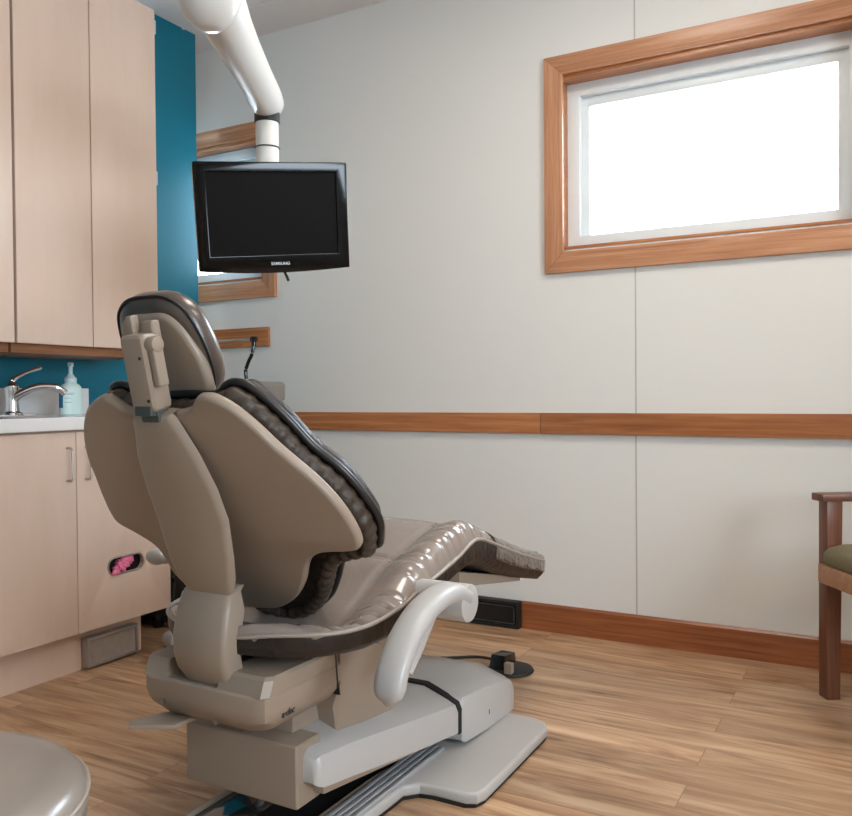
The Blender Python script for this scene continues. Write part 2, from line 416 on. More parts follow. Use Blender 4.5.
# ------------------------------------------------------------------ ceiling lights (out of the picture)
for i, (x, y) in enumerate(((-.75, 1.9), (.9, 2.0), (-4.3, 1.6))):
    t = thing('ceiling_light', ['recessed ceiling light over the foot of the dental chair', 'recessed ceiling light near the right wall', 'recessed ceiling light beyond the teal partition'][i], 'ceiling light', (x, y, CE))
    fb = bmesh.new()
    for (x0, x1, y0, y1) in ((-.31, .31, -.31, -.28), (-.31, .31, .28, .31), (-.31, -.28, -.28, .28), (.28, .31, -.28, .28)):
        box(fb, x+x0, x+x1, y+y0, y+y1, CE-.015, CE, .002)
    ob('frame', fb, M['white'], t)
    ob('diffuser', bx(x-.28, x+.28, y-.28, y+.28, CE-.008, CE-.001), M['lampglow'], t)

# ------------------------------------------------------------------ wall cabinets
def hinge_bits(parent, x, y, zs):
    for z in zs: ob('hinge', bx(x-.02, x-.001, y, y+.008, z-.028, z+.028, bev=.002), M['hinge'], parent)
UX = -2.635; UZ0, UZ1 = 1.172, 2.56
def upper(y0, seams, label):
    y1 = seams[-1]
    t = thing('wall_cabinet', label, 'cabinet', ((UX+XT)/2, (y0+y1)/2, UZ0))
    b = bx(XT+.001, UX-.021, y0+.004, y1-.002, UZ0+.004, UZ1-.004, bev=.001)
    ob('body', b, M['laminate'], t)
    ob('bottom_rail', bx(XT+.001, UX-.035, y0+.002, y1-.003, UZ0-.032, UZ0+.003, bev=.002), M['oak_y'], t)
    ya = y0
    for yb in seams:
        ob('door', bx(UX-.02, UX, ya+.0025, yb-.0025, UZ0, UZ1, bev=.0012), M['laminate'], t)
        ya = yb
    ob('shadow_gap', bx(UX-.0205, UX-.012, y0+.006, y1-.004, UZ0+.006, UZ1-.006), M['cab_in'], t)
    return t
u1 = upper(1.828, [2.143, 2.466], 'two-door pale maple wall cabinet above the faucet, right end by the teal wall')
hinge_bits(u1, UX, 2.466-.002, (2.493, 1.878))
u2 = upper(1.13, [1.475, 1.822], 'pale maple wall cabinet cut off by the left edge of the photo')

# ------------------------------------------------------------------ base cabinets
BX = -2.5; BZ0, BZ1 = .15, .866
def base(y0, y1, seam, label, slot=False):
    t = thing('base_cabinet', label, 'cabinet', ((BX+XT)/2, (y0+y1)/2, 0))
    # body as open carcass (sides, back, bottom) so the slot looks into a dark box
    b = bmesh.new()
    box(b, XT+.001, BX-.021, y0, y0+.018, BZ0+.002, BZ1); box(b, XT+.001, BX-.021, y1-.018, y1, BZ0+.002, BZ1)
    box(b, XT+.001, XT+.012, y0+.018, y1-.018, BZ0, BZ1); box(b, XT+.001, BX-.021, y0+.018, y1-.018, BZ0+.002, BZ0+.02)
    box(b, BX-.06, BX-.021, y0+.018, y1-.018, BZ1-.03, BZ1)
    ob('body', b, M['laminate'], t)
    ob('toe_kick', bx(BX-.073, BX-.055, y0, y1-.105, 0, BZ0+.002), M['laminate'], t)
    for (ya, yb, hs, sl) in ((y0, seam, -1, False), (seam, y1, 1, slot)):
        mt = frame_mtx((BX-.019, 0, 0), (0, 1, 0), (0, 0, 1), (1, 0, 0))
        outer = [(ya+.0015, BZ0), (yb-.0015, BZ0), (yb-.0015, BZ1-.006), (ya+.0015, BZ1-.006)]
        holes = []
        if sl: holes = [rrect(.165, .062, .0305, 8, 2.166, .360)]
        d = slab('door', outer, holes, .019, .001, mt, M['laminate'], t, seg=1)
        hy = seam+hs*.038
        pts = [(BX-.001, hy, .806), (BX+.022, hy, .806), (BX+.03, hy, .798), (BX+.03, hy, .7), (BX+.022, hy, .692), (BX-.001, hy, .692)]
        ob('handle', tube(pts, .0042, 8, ref=(0, 1, 0)), M['nickel'], d)
        if sl:
            o2 = rrect(.172, .069, .034, 8, 2.166, .360); i2 = rrect(.157, .054, .0265, 8, 2.166, .360)
            slab('slot_rim', o2, [i2], .004, .0015, frame_mtx((BX-.002, 0, 0), (0, 1, 0), (0, 0, 1), (1, 0, 0)), M['nickel'], d, seg=1)
    return t
c1 = base(1.52, 2.385, 1.954, 'pale pink-beige base cabinet under the faucet with an oval glove slot', True)
c2 = base(.62, 1.517, 1.07, 'pale pink-beige base cabinet beyond the left edge of the photo')
# glove box behind the slot, with the pink gloves poking out
gb = ob('glove_box', bx(BX-.15, BX-.03, 2.06, 2.27, .30, .42, bev=.003), M['cab_in'], None, (BX-.09, 2.165, .30))
tag(gb, 'dark glove box inside the base cabinet behind the oval slot', 'box')
b = bmesh.new()
def fold(c, r, sc, seed):
    random.seed(seed)
    q = bmesh.new(); bmesh.ops.create_icosphere(q, subdivisions=3, radius=1)
    ph = [random.uniform(0, 6) for _ in range(6)]
    for v in q.verts:
        k = 1+.18*math.sin(5*v.co.y+ph[0])*math.sin(4*v.co.z+ph[1])+.12*math.sin(9*v.co.y+7*v.co.z+ph[2])
        v.co = Vector((c[0]+v.co.x*r*k*sc[0], c[1]+v.co.y*r*k*sc[1], c[2]+v.co.z*r*k*sc[2]))
    return q
addbm(b, fold((BX-.012, 2.165, .362), .024, (.9, 1.5, .9), 3)); addbm(b, fold((BX-.014, 2.19, .373), .017, (.9, 1.2, .95), 5))
addbm(b, fold((BX-.008, 2.135, .350), .016, (1, 1.3, .7), 8))
for i, (y, z, y2, z2) in enumerate(((2.12, .348, 2.096, .331), (2.13, .343, 2.112, .330), (2.15, .345, 2.14, .337))):
    addbm(b, tube(smooth_pts([(BX-.01, y, z), (BX+.008, (y+y2)/2, (z+z2)/2+.002), (BX+.01, y2, z2)], 5), [.009]*8+[.0075, .006, .004], 10))
tag(ob('disposable_gloves', b, M['pink'], None, (BX-.01, 2.165, .345)), 'crumpled pink gloves poking out of the oval slot in the cabinet door', 'gloves')
# kick-space heater grille
t = thing('kick_space_grille', 'grey metal framed vent grille in the toe kick under the cabinet', 'vent', (BX-.05, 2.12, 0))
y0, y1, z0, z1 = 2.005, 2.238, .008, .116; xa, xb = BX-.055, BX-.02
b = bmesh.new()
box(b, xa, xb, y0, y1, z1-.01, z1, .002); box(b, xa, xb, y0, y0+.014, z0, z1-.009, .002); box(b, xa, xb, y1-.01, y1, z0, z1-.009, .002); box(b, xa, xb, y0+.012, y1-.009, z0, z0+.008, .002)
ob('frame', b, M['steel'], t)
ob('grille', bx(xa+.001, xb-.008, y0+.01, y1-.008, z0+.006, z1-.008), M['ventsteel'], t)
# countertop with sink cut-out and splash
t = thing('countertop', 'white countertop with low backsplash along the teal wall', 'countertop', (-2.75, 1.5, .868))
CT = .914
sinkr = rrect(.32, .42, .07, 6, -2.70, 1.70)
slab('worktop', [(XT+.001, .62), (BX+.025, .62), (BX+.025, 2.405), (XT+.001, 2.405)], [sinkr], CT-.868, .004, Matrix.Translation((0, 0, .868)), M['counter'], t, seg=2)
ob('backsplash', bx(XT+.001, XT+.02, .62, 2.405, CT-.002, 1.020, bev=.003), M['counter'], t)
rings = [[Vector((p[0], p[1], CT-.003)) for p in rrect(.32, .42, .07, 6, -2.70, 1.70)], [Vector((p[0], p[1], .80)) for p in rrect(.28, .38, .07, 6, -2.70, 1.70)], [Vector((p[0], p[1], .77)) for p in rrect(.2, .3, .07, 6, -2.70, 1.70)]]
b = loft(rings, cap=False); b.faces.new([v for v in b.verts][-28+0:][:24] if False else [b.verts.new(v) for v in rings[-1]])
ob('sink_basin', b, M['steel'], t)

# faucet
t = thing('faucet', 'chrome single-lever faucet with arched spout on the white countertop', 'faucet', (-2.85, 1.955, CT))
fx, fy = -2.85, 1.955
b = lathe((fx, fy, CT), [(.034, 0), (.036, .004), (.034, .012), (.024, .018), (.021, .05), (.022, .085), (.024, .1), (.024, .112), (.018, .12), (.006, .124)])
ob('body', b, M['chrome'], t)
ob('escutcheon', slab_b := prism(rrect(.05, .2, .024, 6, fx, fy), CT-.001, CT+.007, 'z', bev=.002), M['chrome'], t)
sp = smooth_pts([(fx, fy, CT+.06), (fx+.03, fy+.015, CT+.085), (fx+.075, fy+.055, CT+.108), (fx+.115, fy+.1, CT+.104), (fx+.135, fy+.125, CT+.082)], 6)
ob('spout', tube(sp, [.016]*6+[.0145]*(len(sp)-12)+[.013]*6, 14), M['chrome'], t)
lv = smooth_pts([(fx, fy, CT+.115), (fx, fy-.012+.015, CT+.135), (fx+.01, fy+.05, CT+.162), (fx+.02, fy+.105, CT+.183)], 6)
ob('lever', tube(lv, [.02, .018, .016, .0145, .013, .0115, .010, .009, .008, .0075, .007, .0065, .006, .006, .0065, .0075, .008, .0085, .0075][:len(lv)], 12), M['chrome'], t)

# pump bottle
bc = (-2.78, 2.153, CT)
t = thing('soap_pump_bottle', 'translucent white soap bottle with pump on the countertop', 'bottle', bc)
def flat(prof, a, n=28):
    out = []
    for r, z in prof:
        out.append([Vector((bc[0]+math.cos(2*PI*k/n)*r*a, bc[1]+math.sin(2*PI*k/n)*r, bc[2]+z)) for k in range(n)])
    return loft(out)
ob('bottle_body', flat([(.04, 0), (.046, .004), (.047, .02), (.047, .09), (.045, .103), (.036, .116), (.022, .124), (.018, .127)], .72), M['bottle'], t)
ob('collar', lathe(bc, [(.021, .125), (.022, .128), (.022, .142), (.014, .15), (.01, .158)]), M['bottlecap'], t)
b = lathe(bc, [(.0075, .157), (.0075, .186), (.011, .187), (.011, .2), (.008, .203)]); addbm(b, tube([(bc[0], bc[1], bc[2]+.194), (bc[0]+.02, bc[1]-.012, bc[2]+.195), (bc[0]+.034, bc[1]-.02, bc[2]+.189)], [.006, .005, .004], 10))
ob('pump_head', b, M['bottlecap'], t)
def label_patch(a0, a1, z0, z1, off=.0006):
    rr = [[Vector((bc[0]+math.cos(math.radians(a0+(a1-a0)*k/10))*(.047*.72+off), bc[1]+math.sin(math.radians(a0+(a1-a0)*k/10))*(.047+off), bc[2]+z)) for k in range(11)] for z in (z0, z1)]
    return loft(rr, cap=False, closed=False)
ob('label_stripe', label_patch(-108, -70, .028, .088), M['label_blue'], t)
b = bmesh.new()
for z, a0, a1 in ((.083, -60, -12), (.078, -55, -20), (.064, -60, -28), (.048, -60, -25)): addbm(b, label_patch(a0, a1, z, z+.0022))
ob('label_print', b, M['label_grey'], t)

# ------------------------------------------------------------------ coat rail board on back wall
t = ob('wooden_wall_board', bx(-3.5, -2.70, YB-.02, YB-.0005, 1.228, 1.325, bev=.006), M['oak'], None, (-3.1, YB-.01, 1.228))
tag(t, 'short oak board fixed to the wall below the left window', 'board')

# ------------------------------------------------------------------ floor register at the baseboard
t = thing('floor_register', 'black framed vent box against the wall at the left end of the baseboard', 'vent', (-1.5, YB-.05, 0))
x0, x1 = -1.655, -1.362; yf = YB-.045
b = bmesh.new()
box(b, x0, x1, yf, YB-.001, .1, .113, .002); box(b, x0, x1, yf, YB-.001, 0.001, .014, .002); box(b, x0, x0+.012, yf, YB-.001, .012, .102, .002); box(b, x1-.012, x1, yf, YB-.001, .012, .102, .002)
ob('frame', b, M['blackm'], t)
ob('grille', prism([(yf+.012, .014), (yf+.03, .014), (yf+.03, .1), (yf+.022, .1)], x0+.012, x1-.012, 'x'), M['black'], t)
b = bmesh.new()
box(b, x0+.02, x1-.02, yf+.004, yf+.01, .018, .022); box(b, x1-.024, x1-.02, yf+.004, yf+.01, .018, .094); box(b, x0+.02, x1-.02, yf+.004, yf+.01, .09, .094)
box(b, x0+.02, x0+.024, yf+.004, yf+.01, .018, .094)
ob('inner_frame', b, M['greyclip'], t)

# ------------------------------------------------------------------ monitor and arm
MC = Vector((-1.63, 1.985, 1.522)); my, mp_, mr_ = math.radians(50), math.radians(-11.2), math.radians(4.57)
n_ = Vector((math.sin(my)*math.cos(mp_), -math.cos(my)*math.cos(mp_), math.sin(mp_)))
a_ = n_.cross(Vector((0, 0, 1))).normalized()
if a_.dot(R_) < 0: a_ = -a_
b_ = n_.cross(a_)
if b_.z < 0: b_ = -b_
xa = a_*math.cos(mr_)+b_*math.sin(mr_); ya = b_*math.cos(mr_)-a_*math.sin(mr_)
MM = frame_mtx(MC, xa, ya, n_)
t = thing('flat_screen_monitor', 'black flat-screen monitor hanging switched off on the white ceiling arm', 'monitor', tuple(MC))
w, h = .46, .317
bot = [(w/2-(w*k/16), -h/2-.010*math.sin(PI*k/16)) for k in range(17)]
outer = [(-w/2+.003, h/2), (w/2-.003, h/2)]+[(w/2, h/2-.004)]+bot+[(-w/2, h/2-.004)]
hole = [(-w/2+.036, h/2-.03), (w/2-.036, h/2-.03), (w/2-.036, -h/2+.045), (-w/2+.036, -h/2+.045)]
slab('bezel', outer, [hole], .03, .004, MM@Matrix.Translation((0, 0, -.03)), M['gloss'], t)
ob('screen', bx(-w/2+.034, w/2-.034, -h/2+.043, h/2-.028, -.028, -.006, mtx=MM), M['screen'], t)
b = loft([[MM@Vector((p[0]*s, p[1]*s, z)) for p in rrect(w-.012, h-.012, .02, 5)] for s, z in ((1, -.027), (1, -.035), (.93, -.048), (.7, -.056), (.5, -.06))])
ob('back_cover', b, M['black'], t)
text('brand_lettering', 'SAMSUNG', .0125, MM@Matrix.Translation((0.012, -h/2+.018, .0006)), M['silver'], t)
# arm
t = thing('monitor_arm', 'white articulated ceiling arm with round elbow holding the monitor', 'monitor arm', (-1.3, 1.25, CE))
PO = Vector((-1.72, 2.065)); ZA = 1.885
ob('lower_post', tube([(PO.x, PO.y, 1.45), (PO.x, PO.y, 1.865)], .036, 24), M['white'], t)
b = tube([(PO.x, PO.y, 1.49), (PO.x+.06, PO.y-.055, 1.50)], .022, 16); addbm(b, bx(-.05, .05, -.05, .05, -.068, -.056, bev=.003, mtx=MM))
ob('mount_bracket', b, M['blackm'], t)
J0 = Vector((-1.36, 1.43, ZA+.045)); J1 = Vector((PO.x, PO.y, ZA+.02))
d = (J1-J0)
rings = []
side = d.cross(Vector((0, 0, 1))).normalized(); up = side.cross(d).normalized()
for k, (a, rw, rh, dz) in enumerate(((-.02, .03, .03, .0), (0.0, .05, .052, 0), (.12, .056, .066, -.002), (.3, .05, .062, -.008), (.5, .046, .056, -.006), (.75, .044, .05, 0), (.95, .046, .05, 0), (1.02, .044, .047, 0), (1.055, .034, .036, 0), (1.07, .015, .016, 0))):
    c = J0+d*a+up*dz
    rings.append([c+side*math.cos(2*PI*q/24)*rw*1.15+up*math.sin(2*PI*q/24)*rh*1.15 for q in range(24)])
ob('spring_arm', loft(rings), M['white'], t)
ob('collar', cyl((PO.x, PO.y, 1.838), (PO.x, PO.y, 1.872), .040, 24, .003), M['gasket'], t)
ob('clip_ring', tube([(PO.x+.0375*math.cos(a), PO.y+.0375*math.sin(a), 1.76) for a in [k*PI/20-PI*.75 for k in range(21)]], .0022, 6), M['greyclip'], t)
q = J0+d*.02
b = lathe((q.x, q.y, ZA-.065), [(.01, 0), (.03, .004), (.058, .03), (.074, .07), (.078, .11), (.078, .18), (.068, .21), (.05, .222), (.045, .24)], 36)
ob('elbow_joint', b, M['white'], t)
ob('elbow_ring', tube([(q.x+.0785*math.cos(k*PI/18), q.y+.0785*math.sin(k*PI/18), ZA+.075) for k in range(36)], .0018, 6, closed=True), M['greyclip'], t)
ob('ceiling_post', cyl((q.x, q.y, ZA+.14), (q.x, q.y, CE-.03), .042, 24), M['white'], t)
ob('ceiling_plate', cyl((q.x, q.y, CE-.03), (q.x, q.y, CE-.0005), .12, 36, .004), M['white'], t)
ob('cable', tube(smooth_pts([MC+xa*.02-ya*.14-n_*.045, MC+xa*.028-ya*.17-n_*.02, MC+xa*.036-ya*.195-n_*.01], 5), .0045, 8), M['black'], t)

# ------------------------------------------------------------------ dental chair
CX = -1.205
t = chair = thing('dental_chair', 'taupe reclining dental chair on a grey base in the middle of the room', 'dental chair', (CX, 1.8, 0))
TH = math.radians(35)
BS = .964
def backM(n=0, cx=-1.205, y=1.1086, z=.98, th=TH):
    n *= BS
    return frame_mtx((cx, y+n*math.cos(th), z+n*math.sin(th)), (BS, 0, 0), (0, -BS*math.sin(th), BS*math.cos(th)), (0, BS*math.cos(th), BS*math.sin(th)))
shR = [(0.03, -.030), (0.065, -.029), (0.098, -.019), (0.125, 0.004), (0.147, 0.008), (0.17, 0.002), (0.201, -0.021), (0.234, -0.064), (0.261, -0.11), (0.293, -0.154), (0.322, -0.197), (0.342, -0.242), (0.353, -0.286), (0.355, -0.331), (0.345, -0.356), (0.318, -0.367), (0.251, -0.378), (0.213, -0.398), (0.185, -0.432), (0.160, -0.475), (0.119, -0.524), (0.07, -0.560), (0.02, -0.580)]
shL = [(-.05, -.030), (-0.082, -0.022), (-0.105, 0.002), (-0.122, 0.008), (-0.145, 0.003), (-0.188, -0.018), (-0.227, -0.055), (-0.264, -0.108), (-0.287, -0.16), (-0.301, -0.21), (-0.317, -0.264), (-0.327, -0.314), (-0.322, -0.349), (-0.280, -0.378), (-0.243, -0.411), (-0.236, -0.455), (-.238, -.50), (-.215, -.545), (-.17, -.575), (-.10, -.59)]
def close2(Rr, Ll): return Rr+Ll[::-1]
def sm2(p, n=4): return [(q.x, q.y) for q in smooth_pts([(a, b, 0) for a, b in p], n, True)]
def dish(v): return (v.x, v.y, v.z)
slab('back_shell', sm2(close2(shR, shL)), [], .024, .009, backM(-.014), M['shell'], t, sharp=50)
upR = [(0.02, -.01), (0.09, -0.012), (0.122, 0.007), (0.155, 0.016), (0.19, 0.008), (0.225, -0.03), (0.257, -0.08), (0.286, -0.142), (0.325, -0.192), (0.349, -0.24), (0.367, -0.303), (0.371, -0.351), (0.356, -0.400), (0.338, -0.430), (0.29, -0.447), (0.250, -0.462), (0.222, -0.492), (0.190, -0.545), (0.145, -0.605), (0.085, -0.652), (0.01, -0.678)]
upR = [(u, v-.013*max(0, min(1, (v+.40)/.25))) for u, v in upR]
upL = [(-u, v) for u, v in upR]
upo = sm2(close2(upR, upL[1:]))
def inset2(pts, d):
    N = len(pts); out = []
    s = 1 if sum(pts[k-1][0]*pts[k][1]-pts[k][0]*pts[k-1][1] for k in range(N)) > 0 else -1
    for i in range(N):
        tt = (Vector(pts[(i+1) % N])-Vector(pts[i-1]))
        if tt.length < 1e-9: out.append(pts[i]); continue
        tt.normalize(); p = Vector(pts[i])+Vector((-tt.y, tt.x))*d*s; out.append((p.x, p.y))
    return out
upo = inset2(upo, .026)
U = slab('back_upholstery', upo, [], .080, .028, backM(.032), M['leather_d'], t, seg=6, sharp=60,
         cuts=[(0, -.36, .36, .03), (1, -.63, .0, .03)])
# puckered roll along the rim
def pucker(out2d, n0, r, amp, cnt, mt):
    N = len(out2d); rings = []
    cen = Vector((0, -.3, 0))
    tot = 0
    for i in range(N):
        p = Vector((out2d[i][0], out2d[i][1], n0)); a = Vector((*out2d[i-1], n0)); c = Vector((*out2d[(i+1) % N], n0))
        tt = (c-a).normalized(); tot += (p-a).length
        sd = tt.cross(Vector((0, 0, 1))).normalized()
        rr = r*(1+amp*math.sin(tot*cnt*2*PI+.8*math.sin(tot*23)))
        rings.append([mt@(p+sd*math.cos(2*PI*k/12)*rr+Vector((0, 0, 1))*math.sin(2*PI*k/12)*rr*1.25) for k in range(12)])
    rings.append(rings[0]); b = loft(rings, cap=False); bmesh.ops.remove_doubles(b, verts=b.verts, dist=1e-6); return b
def inset2(pts, d):
    N = len(pts); out = []
    for i in range(N):
        a = Vector(pts[i-1]); c = Vector(pts[(i+1) % N]); tt = (c-a)
        if tt.length < 1e-9: out.append(pts[i]); continue
        tt.normalize(); nn = Vector((-tt.y, tt.x)); s = 1 if sum(pts[k-1][0]*pts[k][1]-pts[k][0]*pts[k-1][1] for k in range(N)) > 0 else -1
        p = Vector(pts[i])+nn*d*s; out.append((p.x, p.y))
    return out
dense = [(q.x, q.y) for q in smooth_pts([(a, b, 0) for a, b in close2(upR, upL[1:])], 12, True)]
ob('gathered_rim', pucker(inset2(dense, .032), .040, .017, .10, 34, backM()), M['leather_g'], U, sharp=80)
ob('back_piping', tube([backM()@Vector((a, b, .066)) for a, b in inset2(sm2(close2(upR, upL[1:])), .016)], .0085, 10, closed=True), M['piping'], U, sharp=80)

# spine
BM = backM()
spn = [(-.036, .056, .030), (-.060, .064, .034), (-.115, .083, .045), (-.19, .094, .056), (-.26, .096, .070), (-.34, .088, .098), (-.385, .078, .112), (-.420, .060, .119)]
rings = []
for h_, hw, nn in spn:
    k = .006
    hb = max(.03, hw-min(nn, .05)*.85)
    nb = .004 if nn < .05 else -(nn-.046)
    prof = [(-hb, nb), (-hb+.004, min(nb-.002, -.3*nn) if nn < .05 else nb-.01), (-hw-.002, -nn+.014), (-hw+.004, -nn+.004), (-hw+.014, -nn), (hw-.014, -nn), (hw-.004, -nn+.004), (hw+.002, -nn+.014), (hb-.004, min(nb-.002, -.3*nn) if nn < .05 else nb-.01), (hb, nb)]
    rings.append([BM@Vector((u-.0, h_, n)) for u, n in prof])
# soft top
top = [BM@Vector((u*.95, -.028, max(n, -.022))) for u, n in [(-.056-.0, .004), (-.056, -.005), (-.052, -.014), (-.05, -.018), (-.04, -.022), (.04, -.022), (.05, -.018), (.052, -.014), (.056, -.005), (.056, .004)]]
rings.insert(0, top)
ob('spine_cover', loft(rings), M['shell'], t, sharp=40)
# lower link
rings = []
for z, yr, hw, th_ in ((.598, 1.292, .060, .025), (.588, 1.268, .064, .035), (.55, 1.252, .070, .055), (.50, 1.243, .072, .05), (.46, 1.243, .071, .05), (.43, 1.252, .068, .05), (.398, 1.272, .060, .05)):
    pr_ = [(-hw, yr+th_), (-hw, yr+.012), (-hw+.004, yr+.004), (-hw+.012, yr), (hw-.012, yr), (hw-.004, yr+.004), (hw, yr+.012), (hw, yr+th_)]
    rings.append([Vector((-1.212+u, y-.022, z)) for u, y in pr_])
ob('back_link', loft(rings), M['shell'], t, sharp=40)

# headrest
HX = -1.233; HT = math.radians(27)
def headM(n=0): return backM(n, HX, 1.157, 1.065, HT)
hr = [(0, .116), (.05, .112), (.088, .088), (.106, .05), (.113, .0), (.110, -.05), (.094, -.088), (.056, -.108), (0, -.112)]
hro = sm2(hr+[(-u, v) for u, v in hr[-2:0:-1]])
hc = slab('headrest_cushion', hro, [], .062, .028, headM(.002), M['leather_s'], t, seg=7, sharp=60)
hs = [(0, .084), (.05, .082), (.078, .060), (.095, .022), (.105, -.02), (.105, -.062), (.092, -.096), (.055, -.113), (0, -.116)]
slab('headrest_shell', sm2(hs+[(-u, v) for u, v in hs[-2:0:-1]]), [], .03, .012, headM(-.008), M['shell'], t, seg=4, sharp=60)
ob('headrest_piping', tube([headM()@Vector((a, b, .014)) for a, b in inset2(hro, .002)], .003, 8, closed=True), M['piping'], hc, sharp=80)
# bracket behind the headrest
KX = -1.199
def kM(n=0): return backM(n, KX, 1.157, 1.059, math.radians(13))
Kr = lambda u0, u1, v0, v1, n0, n1, bev=.006: bx(u0, u1, v0, v1, n0, n1, bev=bev, seg=3, mtx=kM())
hb = ob('headrest_bracket', Kr(-.038, .027, -.094, .056, -.095, -.045, .014), M['shell'], t)
ob('bracket_arm', addbm(Kr(-.036, -.020, .03, .090, -.070, -.05, .004), Kr(-.004, .024, .03, .078, -.062, -.040, .006)), M['shell'], t)
ob('headrest_lever', addbm(Kr(.028, .044, -.045, .035, -.088, -.062, .005), cyl(kM()@Vector((.022, .035, -.075)), kM()@Vector((.046, .035, -.075)), .015, 20, .003)), M['shell'], hb)
for u, v in ((.012, .012), (.014, -.07)): ob('screw', cyl(kM()@Vector((u, v, -.0935)), kM()@Vector((u, v, -.0958)), .0032, 12), M['gasket'], hb)
ob('glide_bar', addbm(bx(-.026, .020, -.115, -.085, -.085, -.055, bev=.003, mtx=kM()), bx(CX-.020, CX+.022, 1.085, 1.128, .945, .966, bev=.003)), M['greyclip'], t)

# seat and leg rest
st = [(1.298, .10, .492, .484, .458), (1.312, .17, .502, .490, .454), (1.335, .225, .504, .492, .450), (1.375, .262, .500, .490, .447), (1.43, .275, .488, .489, .445), (1.50, .277, .482, .492, .443), (1.60, .277, .508, .504, .446),
      (1.70, .277, .560, .527, .468), (1.80, .276, .592, .546, .496), (1.90, .274, .618, .567, .518), (1.98, .272, .632, .590, .532), (2.03, .268, .626, .590, .528), (2.10, .262, .602, .572, .505), (2.22, .256, .560, .535, .464), (2.35, .250, .517, .495, .428), (2.47, .245, .482, .462, .400),
      (2.60, .235, .448, .428, .374), (2.635, .19, .432, .416, .372)]
st = [(a*.969, h*.965, .98+(b-.98)*.969, .98+(c-.98)*.969, .98+(d-.98)*.969) for a, h, b, c, d in st]
st = [(a, h*(.62 if a < 1.28 else .70 if a < 1.31 else .80 if a < 1.36 else .91 if a < 1.42 else .98 if a < 1.5 else 1), b, c, d) for a, h, b, c, d in st]
def interp(y):
    y = max(y, st[0][0]+1e-6)
    for i in range(len(st)-1):
        if st[i][0] <= y <= st[i+1][0]:
            k = (y-st[i][0])/(st[i+1][0]-st[i][0]); a = st[max(i-1, 0)]; b0 = st[i]; c = st[i+1]; d0 = st[min(i+2, len(st)-1)]
            return [.5*((2*b0[j])+(c[j]-a[j])*k+(2*a[j]-5*b0[j]+4*c[j]-d0[j])*k*k+(3*b0[j]-a[j]-3*c[j]+d0[j])*k**3) if 0 < i < len(st)-2 else b0[j]+(c[j]-b0[j])*k for j in range(5)]
    return list(st[-1])
def seat_ring(y):
    _, hw, zt, zp, zb = interp(y); out = []
    ns = 44
    amp = .0055*max(0, min(1, (y-1.29)/.09))*max(0, min(1, (2.48-y)/.05))
    for k in range(ns+1):
        v = -1+2*k/ns; a = abs(v)
        base_ = zp+(zt-zp)*min(1, ((1-a)/.10))**.5
        bol = .012*math.exp(-((a-.80)/.12)**2)
        seam = -.007*math.exp(-((a-.60)/.018)**2)
        pl = 0
        if a > .62:
            wgt = min(1, (a-.62)/.12)*min(1, (1.0-a)/.03+.25)
            ph = y*2*PI/.046+1.6*math.sin(y*17)+1.1*math.sin(y*41)+(2.0 if v > 0 else 0)-a*5
            pl = -amp*wgt*max(0, math.sin(ph))**5*1.5
        dome = -.006*(a/.6)**2 if a < .6 else -.006
        dip = -.005*math.exp(-((y-1.70)/.007)**2)-.034*math.exp(-((y-1.43)/.085)**2)*max(0, min(1, (.86-a)/.3))
        out.append(Vector((CX+v*hw, y, base_+bol+seam+pl+dome+dip+.004)))
    # piping level down the side and under
    for s, seq in ((1, ((1.0, .1), (.99, .3), (.9, .6), (.5, .99))), (-1, ((.5, .99), (.9, .6), (.99, .3), (1.0, .1)))):
        for a, q in seq: out.append(Vector((CX+s*a*hw, y, zp+(zb-zp)*q)))
    return out
ys = []
y = 1.2579
while y < 1.938: ys.append(y); y += .0065
ys.append(1.943)
sk = ob('seat_cushion', loft([seat_ring(y) for y in ys]), M['leather'], t, sharp=70)
ys2 = []; y = 1.945
while y < 2.548: ys2.append(y); y += .0065
ys2.append(2.552)
ob('leg_rest_cushion', loft([seat_ring(y) for y in ys2]), M['leather'], t, sharp=70)
pp = []
for y in [1.264+i*.02 for i in range(66)]:
    if y < 2.54:
        _, hw, zt, zp, zb = interp(y); pp.append((CX+hw+.001, y, zp))
pm = [(2*CX-p[0], p[1], p[2]) for p in pp]
_, hw, zt, zp, zb = interp(1.259)
back_ = [(CX-hw*.8, 1.257, zp), (CX, 1.255, zp), (CX+hw*.8, 1.257, zp)]
ob('seat_piping', tube(pm[::-1]+back_+pp, .0048, 8), M['piping_l'], sk, sharp=80)
# dark lower wrap of the cushion
def under_ring(y, grow=.002):
    _, hw, zt, zp, zb = interp(y)
    return [Vector((CX-hw-grow, y, zp-.003)), Vector((CX-hw-grow, y, zb+.012)), Vector((CX-hw*.93, y, zb-.006)), Vector((CX, y, zb-.010)), Vector((CX+hw*.93, y, zb-.006)), Vector((CX+hw+grow, y, zb+.012)), Vector((CX+hw+grow, y, zp-.003)), Vector((CX+hw*.93, y, zb+.004)), Vector((CX, y, zb)), Vector((CX-hw*.93, y, zb+.004))]
ob('seat_skirt', loft([under_ring(y) for y in [1.2575, 1.264, 1.28, 1.295, 1.32, 1.36, 1.4, 1.45, 1.55, 1.65, 1.75, 1.85, 1.92, 1.942]]), M['leather_d'], sk, sharp=50)
ob('leg_rest_underside', loft([under_ring(y) for y in [1.944, 1.97, 2.04, 2.15, 2.28, 2.38, 2.48]]), M['leather_d'], t, sharp=50)
